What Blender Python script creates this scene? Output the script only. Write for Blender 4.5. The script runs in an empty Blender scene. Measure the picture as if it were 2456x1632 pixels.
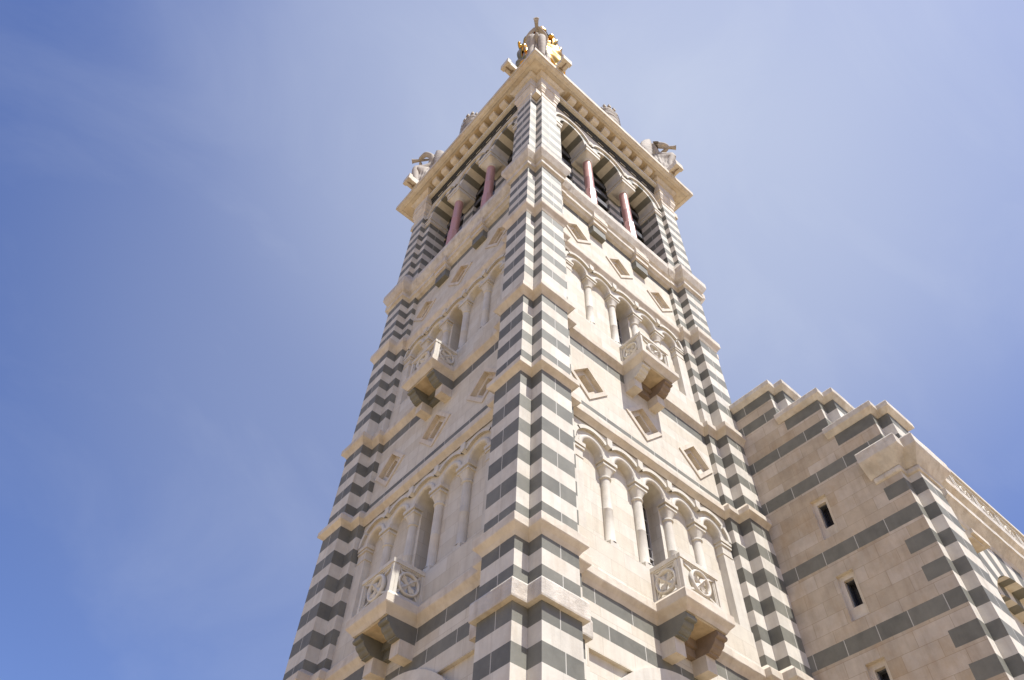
import bpy, bmesh, math, random
from mathutils import Vector, Matrix, noise
random.seed(7)
sc = bpy.context.scene
# ------------------------------------------------------------------ camera
YAW, PITCH, ROLL = 0.896767770, 0.932459713, 0.0538182922
cam_d = bpy.data.cameras.new('camera')
cam = bpy.data.objects.new('camera', cam_d)
sc.collection.objects.link(cam)
fw = Vector((math.cos(PITCH)*math.cos(YAW), math.cos(PITCH)*math.sin(YAW), math.sin(PITCH)))
rt = Vector((math.sin(YAW), -math.cos(YAW), 0)); up = rt.cross(fw)
r2 = math.cos(ROLL)*rt + math.sin(ROLL)*up; u2 = -math.sin(ROLL)*rt + math.cos(ROLL)*up
M = Matrix(((r2.x, u2.x, -fw.x), (r2.y, u2.y, -fw.y), (r2.z, u2.z, -fw.z))).to_4x4()
M.translation = Vector((-11.3679512, -12.3849504, 1.6))
cam.matrix_world = M
cam_d.sensor_fit = 'HORIZONTAL'; cam_d.sensor_width = 36
cam_d.lens = 1804.76*36/2456
cam_d.clip_start = 0.1; cam_d.clip_end = 5000
sc.camera = cam
# ------------------------------------------------------------------ light
SUN_EL = math.radians(62); T = 0.035
sd = Vector((T, -1, 0)).normalized()
sun_dir = Vector((sd.x*math.cos(SUN_EL), sd.y*math.cos(SUN_EL), math.sin(SUN_EL)))
sl = bpy.data.lights.new('sun', 'SUN'); sl.energy = 3.9; sl.angle = math.radians(0.5); sl.color = (1, .97, .915)
so = bpy.data.objects.new('sun', sl); sc.collection.objects.link(so)
so.rotation_euler = (-sun_dir).to_track_quat('-Z', 'Y').to_euler()
# sky constants
TINT, VEIL, CLOUD, G0, G1, GA = (.90, .92, 1.23, 1), (5.0, 5.4, 6.2, 1), 0.11, 0, 44, 0.40
HAZE_DIR = (0.2940, -0.0201, 0.9556)
HAZE2_DIR, G2, GA2 = (0.3762, 0.4522, 0.8087), 40, 0.24        # where the thin haze is densest
w = bpy.data.worlds.new('World'); sc.world = w; w.use_nodes = True
nt = w.node_tree; nt.nodes.clear()
N = nt.nodes.new; L = nt.links.new
wo = N('ShaderNodeOutputWorld'); bg = N('ShaderNodeBackground'); sky = N('ShaderNodeTexSky')
sky.sky_type = 'NISHITA'; sky.sun_disc = False
sky.sun_elevation = SUN_EL; sky.sun_rotation = math.atan2(sun_dir.x, sun_dir.y)
sky.air_density = 1.0; sky.dust_density = 1.0; sky.ozone_density = 2.0; sky.altitude = 150
bg.inputs['Strength'].default_value = 0.078
# thin high cirrus and a pale circumsolar haze over the clear sky
tc = N('ShaderNodeTexCoord'); mp = N('ShaderNodeMapping'); mp.inputs['Scale'].default_value = (1.0, 1.9, 1.3); mp.inputs['Rotation'].default_value = (.3, .2, 1.9)
n1 = N('ShaderNodeTexNoise'); n1.inputs['Scale'].default_value = 2.6; n1.inputs['Detail'].default_value = 9; n1.inputs['Roughness'].default_value = .58; n1.inputs['Distortion'].default_value = .6
n2 = N('ShaderNodeTexNoise'); n2.inputs['Scale'].default_value = 1.3; n2.inputs['Detail'].default_value = 2
rmp = N('ShaderNodeMapRange'); rmp.inputs[1].default_value = .50; rmp.inputs[2].default_value = .85; rmp.inputs[3].default_value = 0.0; rmp.inputs[4].default_value = CLOUD
dp = N('ShaderNodeVectorMath'); dp.operation = 'DOT_PRODUCT'; dp.inputs[1].default_value = tuple(HAZE_DIR)
glow = N('ShaderNodeMapRange'); glow.interpolation_type = 'SMOOTHSTEP'; glow.inputs[1].default_value = math.cos(math.radians(G1)); glow.inputs[2].default_value = math.cos(math.radians(G0)); glow.inputs[3].default_value = 0; glow.inputs[4].default_value = GA
gn = N('ShaderNodeMapRange'); gn.inputs[1].default_value = .3; gn.inputs[2].default_value = .7; gn.inputs[3].default_value = .72; gn.inputs[4].default_value = 1.22
gm = N('ShaderNodeMath'); gm.operation = 'MULTIPLY'; sm_ = N('ShaderNodeMath'); sm_.operation = 'ADD'; sm_.use_clamp = True
mix = N('ShaderNodeMix'); mix.data_type = 'RGBA'
tint = N('ShaderNodeMix'); tint.data_type = 'RGBA'; tint.blend_type = 'MULTIPLY'; tint.inputs[0].default_value = 1.0
tint.inputs[7].default_value = TINT
L(sky.outputs[0], tint.inputs[6])
L(tc.outputs['Generated'], mp.inputs[0]); L(mp.outputs[0], n1.inputs[0]); L(n1.outputs[0], rmp.inputs[0])
L(tc.outputs['Generated'], n2.inputs[0]); L(n2.outputs[0], gn.inputs[0])
L(tc.outputs['Generated'], dp.inputs[0]); L(dp.outputs['Value'], glow.inputs[0]); L(glow.outputs[0], gm.inputs[0]); L(gn.outputs[0], gm.inputs[1])
dp2 = N('ShaderNodeVectorMath'); dp2.operation = 'DOT_PRODUCT'; dp2.inputs[1].default_value = HAZE2_DIR
glow2 = N('ShaderNodeMapRange'); glow2.interpolation_type = 'SMOOTHSTEP'; glow2.inputs[1].default_value = math.cos(math.radians(G2)); glow2.inputs[2].default_value = 1; glow2.inputs[3].default_value = 0; glow2.inputs[4].default_value = GA2
L(tc.outputs['Generated'], dp2.inputs[0]); L(dp2.outputs['Value'], glow2.inputs[0])
ad2 = N('ShaderNodeMath'); ad2.operation = 'ADD'; L(gm.outputs[0], ad2.inputs[0]); L(glow2.outputs[0], ad2.inputs[1])
L(ad2.outputs[0], sm_.inputs[0]); L(rmp.outputs[0], sm_.inputs[1])
L(sm_.outputs[0], mix.inputs[0]); L(tint.outputs[2], mix.inputs[6]); mix.inputs[7].default_value = VEIL
L(mix.outputs[2], bg.inputs[0]); L(bg.outputs[0], wo.inputs[0])
sc.view_settings.view_transform = 'Standard'; sc.view_settings.look = 'None'
sc.view_settings.gamma = 1.0; sc.view_settings.use_curve_mapping = False
sc.view_settings.exposure = 0.90
sc.cycles.max_bounces = 8; sc.cycles.diffuse_bounces = 5
# ------------------------------------------------------------------ materials
def newmat(name):
    m = bpy.data.materials.new(name); m.use_nodes = True
    t = m.node_tree; b = t.nodes['Principled BSDF']
    return m, t, b
def stone(name, col, rough=.8, var=.10, bump=.25, brick=False, stain=0.0, stain_col=(.42, .27, .12), noise_scale=3.0, pit=0.0, spec=.3, streak=.10, bc=1.0):
    m, t, b = newmat(name); n = t.nodes.new; l = t.links.new
    b.inputs['Roughness'].default_value = rough
    b.inputs['Specular IOR Level'].default_value = spec
    geo = n('ShaderNodeNewGeometry')
    nz = n('ShaderNodeTexNoise'); nz.inputs['Scale'].default_value = noise_scale; nz.inputs['Detail'].default_value = 8; nz.inputs['Roughness'].default_value = .62
    l(geo.outputs['Position'], nz.inputs['Vector'])
    r = n('ShaderNodeMapRange'); r.inputs[1].default_value = .3; r.inputs[2].default_value = .7; r.inputs[3].default_value = 1-var; r.inputs[4].default_value = 1+var
    l(nz.outputs[0], r.inputs[0])
    at = n('ShaderNodeAttribute'); at.attribute_name = 'tone'
    ad = n('ShaderNodeMath'); ad.operation = 'ADD'; l(r.outputs[0], ad.inputs[0]); l(at.outputs['Fac'], ad.inputs[1])
    mul = n('ShaderNodeMix'); mul.data_type = 'RGBA'; mul.blend_type = 'MULTIPLY'; mul.inputs[0].default_value = 1
    l(ad.outputs[0], mul.inputs[7])
    base = None
    if brick:
        sx = n('ShaderNodeSeparateXYZ'); l(geo.outputs['Position'], sx.inputs[0])
        a2 = n('ShaderNodeMath'); a2.operation = 'ADD'; l(sx.outputs[0], a2.inputs[0]); l(sx.outputs[1], a2.inputs[1])
        cb = n('ShaderNodeCombineXYZ'); l(a2.outputs[0], cb.inputs[0]); l(sx.outputs[2], cb.inputs[1])
        br = n('ShaderNodeTexBrick'); l(cb.outputs[0], br.inputs['Vector'])
        br.inputs['Scale'].default_value = 1.0; br.inputs['Brick Width'].default_value = .83; br.inputs['Row Height'].default_value = .3745
        br.inputs['Mortar Size'].default_value = .006; br.inputs['Mortar Smooth'].default_value = .4; br.inputs['Bias'].default_value = 0
        c = col
        br.inputs['Color1'].default_value = (c[0]*(1+.06*bc), c[1]*(1+.06*bc), c[2]*(1+.06*bc), 1)
        br.inputs['Color2'].default_value = (c[0]*(1-.07*bc), c[1]*(1-.11*bc), c[2]*(1-.18*bc), 1)
        br.inputs['Mortar'].default_value = (c[0]*(1-.24*bc**.5), c[1]*(1-.28*bc**.5), c[2]*(1-.34*bc**.5), 1)
        l(br.outputs['Color'], mul.inputs[6])
    else:
        mul.inputs[6].default_value = (*col, 1)
    out = mul.outputs[2]
    if stain > 0:
        n2 = n('ShaderNodeTexNoise'); n2.inputs['Scale'].default_value = 1.1; n2.inputs['Detail'].default_value = 9; n2.inputs['Roughness'].default_value = .68
        mpn = n('ShaderNodeMapping'); mpn.inputs['Scale'].default_value = (1.0, 1.0, .7); l(geo.outputs['Position'], mpn.inputs[0]); l(mpn.outputs[0], n2.inputs['Vector'])
        r3 = n('ShaderNodeMapRange'); r3.inputs[1].default_value = .50; r3.inputs[2].default_value = .74; r3.inputs[3].default_value = 0; r3.inputs[4].default_value = stain
        l(n2.outputs[0], r3.inputs[0])
        mm = n('ShaderNodeMix'); mm.data_type = 'RGBA'; l(r3.outputs[0], mm.inputs[0]); l(out, mm.inputs[6]); mm.inputs[7].default_value = (*stain_col, 1)
        out = mm.outputs[2]
    if streak > 0:
        n4 = n('ShaderNodeTexNoise'); n4.inputs['Scale'].default_value = 1.0; n4.inputs['Detail'].default_value = 6; n4.inputs['Roughness'].default_value = .6
        mp4 = n('ShaderNodeMapping'); mp4.inputs['Scale'].default_value = (5.5, 5.5, .55); l(geo.outputs['Position'], mp4.inputs[0]); l(mp4.outputs[0], n4.inputs['Vector'])
        r4 = n('ShaderNodeMapRange'); r4.inputs[1].default_value = .48; r4.inputs[2].default_value = .78; r4.inputs[3].default_value = 0; r4.inputs[4].default_value = streak*2.5
        l(n4.outputs[0], r4.inputs[0])
        m4 = n('ShaderNodeMix'); m4.data_type = 'RGBA'; m4.blend_type = 'MULTIPLY'; l(r4.outputs[0], m4.inputs[0]); l(out, m4.inputs[6]); m4.inputs[7].default_value = (.58, .50, .42, 1)
        out = m4.outputs[2]
    l(out, b.inputs['Base Color'])
    nb = n('ShaderNodeTexNoise'); nb.inputs['Scale'].default_value = 22; nb.inputs['Detail'].default_value = 8; nb.inputs['Roughness'].default_value = .7
    l(geo.outputs['Position'], nb.inputs['Vector'])
    bp = n('ShaderNodeBump'); bp.inputs['Strength'].default_value = bump; bp.inputs['Distance'].default_value = .02
    h = nb.outputs[0]
    if pit > 0:
        vo = n('ShaderNodeTexNoise'); vo.inputs['Scale'].default_value = 7; vo.inputs['Detail'].default_value = 10; vo.inputs['Roughness'].default_value = .8
        l(geo.outputs['Position'], vo.inputs['Vector'])
        s = n('ShaderNodeMath'); s.operation = 'MULTIPLY_ADD'; l(vo.outputs[0], s.inputs[0]); s.inputs[1].default_value = pit*3; l(nb.outputs[0], s.inputs[2])
        h = s.outputs[0]
    l(h, bp.inputs['Height'])
    if name != 'granite': l(bp.outputs[0], b.inputs['Normal'])
    return m
LIME = (.595, .558, .482)
m_wall = stone('limestone_wall', LIME, brick=True, var=.07, stain=.18, bc=.8, streak=.12)
m_lime = stone('limestone', LIME, var=.10, stain=.22, bump=.25, streak=.13)
m_trim = stone('limestone_trim', (.585, .525, .435), var=.12, stain=.36, streak=.16, bump=.3, stain_col=(.46, .30, .14))
m_rough = stone('rough_limestone', (.575, .53, .46), var=.18, stain=.34, streak=.2, bump=.5, pit=.8)
m_dark = stone('green_grey_sandstone', (.158, .154, .126), rough=.66, var=.16, bump=.15, spec=.5, stain=.3, stain_col=(.25, .235, .195), streak=.08)
m_mortar = stone('mortar', (.50, .48, .43), var=.04, bump=.1)
m_weath = stone('weathered_limestone', (.48, .42, .345), brick=True, var=.17, stain=.50, bc=1.35, streak=.16, stain_col=(.40, .27, .14), bump=.35, noise_scale=1.6)
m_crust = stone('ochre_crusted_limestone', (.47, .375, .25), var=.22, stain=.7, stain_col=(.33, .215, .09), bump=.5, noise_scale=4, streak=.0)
m_statue = stone('statue_stone', (.37, .325, .275), var=.22, stain=.3, stain_col=(.22, .18, .14), bump=.4, noise_scale=5)
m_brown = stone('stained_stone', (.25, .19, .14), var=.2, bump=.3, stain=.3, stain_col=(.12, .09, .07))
m_granite = stone('granite', (.47, .25, .215), rough=.36, var=.16, bump=.0, noise_scale=30, spec=.5)
m_belt = stone('belt_dark_stone', (.060, .062, .060), rough=.6, var=.15, bump=.1, spec=.35)  # much darker than the sandstone bands, used only on the belfry belt
m_slate, _, b = newmat('louvre_lead'); b.inputs['Base Color'].default_value = (.15, .155, .17, 1); b.inputs['Roughness'].default_value = .38; b.inputs['Metallic'].default_value = .5
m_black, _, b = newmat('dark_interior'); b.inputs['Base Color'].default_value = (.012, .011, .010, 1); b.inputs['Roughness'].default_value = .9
m_glass, _, b = newmat('window_glass'); b.inputs['Base Color'].default_value = (.018, .016, .016, 1); b.inputs['Roughness'].default_value = .25; b.inputs['Specular IOR Level'].default_value = .25
m_lead, _, b = newmat('window_lead'); b.inputs['Base Color'].default_value = (.38, .36, .34, 1); b.inputs['Roughness'].default_value = .5
m_gold, t_, b = newmat('gilding'); b.inputs['Base Color'].default_value = (.62, .33, .05, 1); b.inputs['Metallic'].default_value = 1; b.inputs['Roughness'].default_value = .29
m_ground = stone('terrace_paving', (.36, .27, .16), var=.12, bump=.2, brick=False)

# ------------------------------------------------------------------ mesh builder
class MB:
    def __init__(s): s.v = []; s.f = []; s.m = []; s.t = []; s.sm = []
    def face(s, pts, m=0, tone=0.0, smooth=False):
        i = len(s.v); s.v += [tuple(p) for p in pts]; s.f.append(tuple(range(i, i+len(pts)))); s.m.append(m); s.t.append(tone); s.sm.append(smooth)
    def grid(s, rows, m=0, closed=False, smooth=True, tone=0.0):
        # rows: list of equal-length point lists
        i = len(s.v); n = len(rows[0])
        for r in rows: s.v += [tuple(p) for p in r]
        for a in range(len(rows)-1):
            for k in range(n if closed else n-1):
                k2 = (k+1) % n
                s.f.append((i+a*n+k, i+a*n+k2, i+(a+1)*n+k2, i+(a+1)*n+k)); s.m.append(m); s.t.append(tone); s.sm.append(smooth)
    def box(s, x0, x1, y0, y1, z0, z1, m=0, tr=None, tone=0.0):
        P = [(x, y, z) for z in (z0, z1) for y in (y0, y1) for x in (x0, x1)]
        if tr: P = [tr(*p) for p in P]
        for q in ((0,1,3,2),(4,5,7,6),(0,1,5,4),(2,3,7,6),(0,2,6,4),(1,3,7,5)): s.face([P[k] for k in q], m, tone)
    def build(s, name, mats, parent=None, weld=False, fixn=True):
        me = bpy.data.meshes.new(name); me.from_pydata(s.v, [], s.f)
        for mt in mats: me.materials.append(mt)
        me.polygons.foreach_set('material_index', s.m)
        me.polygons.foreach_set('use_smooth', s.sm)
        a = me.attributes.new('tone', 'FLOAT', 'FACE'); a.data.foreach_set('value', s.t)
        if weld:
            bm = bmesh.new(); bm.from_mesh(me); bmesh.ops.remove_doubles(bm, verts=bm.verts, dist=1e-4)
            bmesh.ops.recalc_face_normals(bm, faces=bm.faces); bm.to_mesh(me); bm.free()
        o = bpy.data.objects.new(name, me); sc.collection.objects.link(o)
        if parent: o.parent = parent
        return o
def thing(name, label, cat, loc=(0, 0, 0), group=None):
    o = bpy.data.objects.new(name, None); sc.collection.objects.link(o); o.location = loc
    o['label'] = label; o['category'] = cat
    if group: o['group'] = group
    return o
def F0(u, v, z): return (u, -v, z)          # face towards -y
def F1(u, v, z): return (-v, -u, z)         # face towards -x
FACES = (F0, F1)
def rot(p, k):
    x, y = p
    for _ in range(k): x, y = -y, x
    return (x, y)
def offset(poly, o, closed):
    """offset an axis aligned polyline to its right hand side"""
    n = len(poly); out = []
    def nrm(a, b):
        dx, dy = b[0]-a[0], b[1]-a[1]; l = math.hypot(dx, dy); return (dy/l, -dx/l)
    for i in range(n):
        ns = []
        if closed or i > 0: ns.append(nrm(poly[i-1], poly[i]))
        if closed or i < n-1: ns.append(nrm(poly[i], poly[(i+1) % n]))
        if len(ns) == 2 and abs(ns[0][0]*ns[1][0]+ns[0][1]*ns[1][1]) > .99: ns = ns[:1]
        out.append((poly[i][0]+o*sum(q[0] for q in ns), poly[i][1]+o*sum(q[1] for q in ns)))
    return out
SWEEP_AMP = .009
def sweep(mb, poly, prof, m=0, closed=False, caps=True):
    rows = []
    for (o, z) in prof:
        rows.append([(x, y, z) for x, y in offset(poly, o, closed)])
    n = len(poly); amp = SWEEP_AMP
    def jit(p):
        q = Vector(p); d = noise.noise_vector(q*2.3)*amp+noise.noise_vector(q*7.1)*amp*.6
        return (q.x+d.x, q.y+d.y, q.z+d.z*.8)
    for k in range(n if closed else n-1):
        k2 = (k+1) % n
        L0 = math.dist(poly[k], poly[k2]); parts = max(1, round(L0/.24))
        per = max(1, round(.95/.24))
        for q in range(parts):
            f0, f1 = q/parts, (q+1)/parts
            tone = random.Random(int(k*31+(q//per)*7+rows[0][0][2]*100)).uniform(-.07, .06)
            for a in range(len(rows)-1):
                lp = lambda A, B, f: jit(tuple(A[i]+(B[i]-A[i])*f for i in range(3)))
                mb.face([lp(rows[a][k], rows[a][k2], f0), lp(rows[a][k], rows[a][k2], f1), lp(rows[a+1][k], rows[a+1][k2], f1), lp(rows[a+1][k], rows[a+1][k2], f0)], m, tone)
    if not closed and caps:
        for k in (0, n-1):
            base = poly[k]
            mb.face([jit(r[k]) for r in rows] + [(base[0], base[1], rows[-1][k][2]), (base[0], base[1], rows[0][k][2])], m)
def course(mb, A, B, z0, z1, m, jsp=.9, first=None):
    """a run of blocks from A to B (plan points), joints as thin mortar quads (only between dark blocks)"""
    L_ = math.dist(A, B)
    def P(s, z): f = s/L_; return (A[0]+(B[0]-A[0])*f, A[1]+(B[1]-A[1])*f, z)
    cuts = []
    if L_ > .62:
        if first is not None: c = first
        else: c = L_/2 + random.uniform(-.06, .06) if L_ < 1.2 else random.uniform(.35, jsp)
        while c < L_-.25: cuts.append(c); c += jsp*random.uniform(.9, 1.1)
    s = 0.0; g = .009 if m == 1 else .004
    for c in cuts+[L_]:
        e = c-g if c < L_ else c
        tone = random.uniform(-.15, .15) if m == 1 else random.uniform(-.07, .06)
        mb.face([P(s, z0), P(e, z0), P(e, z1), P(s, z1)], m, tone)
        if c < L_:
            mb.face([P(e, z0), P(c+g, z0), P(c+g, z1), P(e, z1)], 2 if m == 1 else 0, 0 if m == 1 else -.14); s = c+g
def lathe(mb, prof, cx, cy, m=0, seg=24, fold=None, smooth=True, a0=0.0):
    rows = []
    for (r, z) in prof:
        row = []
        for k in range(seg):
            a = a0 + 2*math.pi*k/seg
            rr = r if not fold else r*(1+fold(a, z))
            row.append((cx+rr*math.cos(a), cy+rr*math.sin(a), z))
        rows.append(row)
    mb.grid(rows, m, closed=True, smooth=smooth)
    mb.face(rows[-1], m); mb.face(rows[0], m)

# ------------------------------------------------------------------ bell tower
H, NT, W2, W1, S1, WALL = 4.5, .34, .914, .395, .34, 4.0
def pier_poly(H=H, n=NT, w2=W2, w1=W1, s1=S1, inner=WALL-.3):
    L2 = -H+n+w2; L1 = L2+w1
    return [(-inner, L1), (-H+s1, L1), (-H+s1, L2), (-H, L2), (-H, -H+n), (-H+n, -H+n), (-H+n, -H), (L2, -H), (L2, -H+s1), (L1, -H+s1), (L1, -inner)]
tower = thing('bell_tower', 'striped square stone bell tower of pale limestone and grey green sandstone with arched belfry', 'tower')
MS = [m_lime, m_dark, m_mortar]
# course lists: (top of the list downwards handled as pairs z0,z1,dark)
def uniform(z0, z1, n, first_dark):
    h = (z1-z0)/n; return [(z0+i*h, z0+(i+1)*h, (i % 2 == 0) == first_dark) for i in range(n)]
stages = [
    uniform(0.71, 8.93, 23, True) + [(-.2, .71, False)],
    [(9.38, 9.639, True), (9.639, 9.978, False), (9.978, 10.27, True)],
    [(10.78, 11.036, True), (11.036, 11.403, False), (11.403, 11.786, True), (11.786, 12.158, False), (12.158, 12.559, True), (12.559, 12.947, False), (12.947, 13.351, True), (13.351, 13.721, False), (13.721, 14.123, True), (14.123, 14.505, False), (14.505, 14.92, True)],
    [(15.40, 15.72, True), (15.72, 16.154, False), (16.154, 16.526, True), (16.526, 16.911, False), (16.911, 17.309, True), (17.309, 17.72, False), (17.72, 18.07, True)],
    [(18.6, 19.23, False), (19.23, 19.626, True), (19.626, 20.02, False), (20.02, 20.42, True), (20.42, 20.83, False), (20.83, 21.22, True), (21.22, 21.63, False), (21.63, 22.04, True), (22.04, 22.44, False), (22.44, 22.83, True)],
    [(23.48, 23.76, False), (23.76, 24.07, True), (24.07, 24.39, False), (24.39, 24.72, True), (24.72, 25.09, False), (25.09, 25.43, True), (25.43, 25.80, False), (25.80, 26.16, True)],
]
PP = pier_poly()
for k in range(4):
    mb = MB()
    for si, st in enumerate(stages):
        for (z0, z1, d) in st:
            poly = [rot(p, k) for p in PP]
            for i in range(10): course(mb, poly[i], poly[i+1], z0, z1, 1 if d else 0)
    PB = pier_poly(n=.33, w2=.82, w1=.43, s1=.22, inner=3.40)
    for (z0, z1, d) in uniform(27.6, 33.52, 15, False):
        poly = [rot(p, k) for p in PB]
        for i in range(10): course(mb, poly[i], poly[i+1], z0, z1, 1 if d else 0)
    mb.build('corner_pier', MS, tower)
# string courses
def outline(poly, balcony=False):
    out = []
    for k in range(4):
        out += [rot(p, k) for p in poly]
        if balcony and k in (0, 3):    # k=0: following face is -y ; k=3: following face is -x
            out += [rot(p, k) for p in ((-.60, -WALL), (-.60, -WALL-.76), (.60, -WALL-.76), (.60, -WALL))]
    return out
PW = pier_poly(inner=WALL)
def sprof(z, o=.143, hb=.17, f=.17, top=.14):
    return [(0, z), (.012, z+.02), (o*.35, z+hb*.42), (o*.92, z+hb*.88), (o, z+hb), (o, z+hb+f), (o*.93, z+hb+f+.015), (.03, z+hb+f+top), (0, z+hb+f+top+.03)]
mb = MB()
for (z, bal, o, hb, f, top) in ((10.27, True, .143, .195, .175, .13), (14.92, False, .143, .135, .155, .16), (18.07, True, .154, .20, .165, .14), (22.83, False, .139, .295, .21, .12)):
    sweep(mb, outline(PW, bal), sprof(z, o, hb, f, top), closed=True)
mb.build('string_course', [m_trim], tower)
for k in range(4):
    P2 = [rot(p, k) for p in PP]; mb = MB()
    # plain rough band round each pier, roughened front
    sweep(mb, P2, [(0, 8.93), (.10, 8.94), (.107, 8.97), (.107, 9.27), (.09, 9.31), (0, 9.39)])
    mb.build('pier_band', [m_rough], tower)
P6 = pier_poly(inner=4.14)
mb = MB()
sweep(mb, outline(P6), [(-.16, 26.10), (-.02, 26.16), (.03, 26.24), (.10, 26.28), (.10, 26.44), (.12, 26.47), (.05, 26.50), (.05, 26.60), (.14, 26.68), (.25, 26.94), (.267, 26.98), (.267, 27.285), (.25, 27.30), (-.5, 27.45)], closed=True)
for k in range(4):
    sweep(mb, [rot(p, k) for p in PP], [(.26, 27.295), (.05, 27.80), (.0, 27.98)], caps=False)
mb.build('belfry_sill', [m_rough], tower)

# walls ---------------------------------------------------------------
def wall_quads(mb, T, u0, u1, z0, z1, v, m, jsp=.95):
    A = T(u0, v, 0)[:2]; B = T(u1, v, 0)[:2]
    if m == 1: course(mb, A, B, z0, z1, 1, jsp)
    else: mb.face([T(u0, v, z0), T(u1, v, z0), T(u1, v, z1), T(u0, v, z1)], m)
def holed(mb, T, u0, u1, z0, z1, v, holes, m=0):
    bm = bmesh.new()
    def loop(pts):
        vs = [bm.verts.new((a, b_, 0)) for a, b_ in pts]
        for i in range(len(vs)): bm.edges.new((vs[i], vs[(i+1) % len(vs)]))
    loop([(u0, z0), (u1, z0), (u1, z1), (u0, z1)])
    for h in holes: loop(h)
    bmesh.ops.triangle_fill(bm, use_beauty=True, use_dissolve=False, edges=bm.edges[:])
    for f in bm.faces: mb.face([T(q.co.x, v, q.co.y) for q in f.verts], m)
    bm.free()
ZL = ((16.6, .71, .54), (24.62, .69, .53))
LU = (-2.1, 0.0, 2.1)
def dia(u, z, r): return [(u-r, z), (u, z-r), (u+r, z), (u, z+r)]
WU = 2.852
for fi, Tt in enumerate(FACES):
    mb = MB()
    # lower zone
    wall_quads(mb, Tt, -WU, WU, 9.95, 10.30, WALL, 1); wall_quads(mb, Tt, -WU, WU, 9.63, 9.95, WALL, 0)
    wall_quads(mb, Tt, -2.52, 2.52, 9.33, 9.63, WALL, 1)
    for s in (-1, 1): wall_quads(mb, Tt, s*WU, s*2.52, 9.33, 9.63, WALL, 0); wall_quads(mb, Tt, s*WU, s*2.60, -.2, 8.97, WALL, 0)
    wall_quads(mb, Tt, -WU, WU, 8.97, 9.33, WALL, 0)
    # recessed panel below
    for s in (-1, 1): mb.face([Tt(s*2.6, WALL, -.2), Tt(s*2.6, WALL-.09, -.2), Tt(s*2.6, WALL-.09, 8.97), Tt(s*2.6, WALL, 8.97)], 0)
    mb.face([Tt(-2.6, WALL, 8.97), Tt(2.6, WALL, 8.97), Tt(2.6, WALL-.09, 8.97), Tt(-2.6, WALL-.09, 8.97)], 0)
    wall_quads(mb, Tt, -2.6, 2.6, -.2, 8.97, WALL-.09, 0)
    # parapet zones under the arcades, and between
    wall_quads(mb, Tt, -WU, WU, 10.30, 11.63, WALL, 0)
    mb.build('wall', [m_wall, m_dark, m_mortar], tower); mb = MB()
    wall_quads(mb, Tt, -WU, WU, 15.0, 15.52, WALL, 0); wall_quads(mb, Tt, -WU, WU, 15.52, 15.67, WALL, 1)
    holed(mb, Tt, -WU, WU, 15.67, 17.72, WALL, [dia(u, ZL[0][0], ZL[0][2]) for u in LU])
    wall_quads(mb, Tt, -WU, WU, 17.72, 18.12, WALL, 1)
    wall_quads(mb, Tt, -WU, WU, 18.12, 19.56, WALL, 0)
    mb.build('wall', [m_wall, m_dark, m_mortar], tower); mb = MB()
    holed(mb, Tt, -WU, WU, 23.0, 25.80, WALL, [dia(u, ZL[1][0], ZL[1][2]) for u in LU])
    wall_quads(mb, Tt, -WU, WU, 25.80, 26.16, WALL, 1)
    mb.build('wall', [m_wall, m_dark, m_mortar], tower)
    # lozenge niches
    for zi, (zc, ro, ri) in enumerate(ZL):
        for u in LU:
            nb = MB()
            o_, i_ = dia(u, zc, ro), dia(u, zc, ri)
            for a in range(4):
                b_ = (a+1) % 4
                nb.face([Tt(o_[a][0], WALL+.035, o_[a][1]), Tt(o_[b_][0], WALL+.035, o_[b_][1]), Tt(i_[b_][0], WALL+.035, i_[b_][1]), Tt(i_[a][0], WALL+.035, i_[a][1])], 0, random.uniform(-.03, .05))
                nb.face([Tt(o_[a][0], WALL+.035, o_[a][1]), Tt(o_[b_][0], WALL+.035, o_[b_][1]), Tt(o_[b_][0], WALL-.02, o_[b_][1]), Tt(o_[a][0], WALL-.02, o_[a][1])], 0)
                v0 = WALL+.035; r0 = ri
                steps = ((.14, .37), (.16, .20), (.2, .13)) if zi == 0 else ((.13, .36), (.12, .0))
                for (dep, rn) in steps:
                    q0 = dia(u, zc, r0); v1 = v0-dep; q1 = dia(u, zc, rn) if rn > 0 else None
                    nb.face([Tt(q0[a][0], v0, q0[a][1]), Tt(q0[b_][0], v0, q0[b_][1]), Tt(q0[b_][0], v1, q0[b_][1]), Tt(q0[a][0], v1, q0[a][1])], 0)
                    if q1: nb.face([Tt(q0[a][0], v1, q0[a][1]), Tt(q0[b_][0], v1, q0[b_][1]), Tt(q1[b_][0], v1, q1[b_][1]), Tt(q1[a][0], v1, q1[a][1])], 0)
                    v0, r0 = v1, rn if rn > 0 else r0
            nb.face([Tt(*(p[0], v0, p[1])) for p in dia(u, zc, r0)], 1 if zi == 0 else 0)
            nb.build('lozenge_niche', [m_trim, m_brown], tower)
for k in (1, 2):
    mb = MB(); A = rot((-3.0, -WALL), k); B = rot((3.0, -WALL), k)
    mb.face([(*A, -.2), (*B, -.2), (*B, 27.4), (*A, 27.4)], 0); mb.face([(*rot((-3, -3.6), k), 27), (*rot((3, -3.6), k), 27), (*rot((3, -3.6), k), 35.9), (*rot((-3, -3.6), k), 35.9)], 0)
    mb.build('wall', [m_wall], tower)
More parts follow.
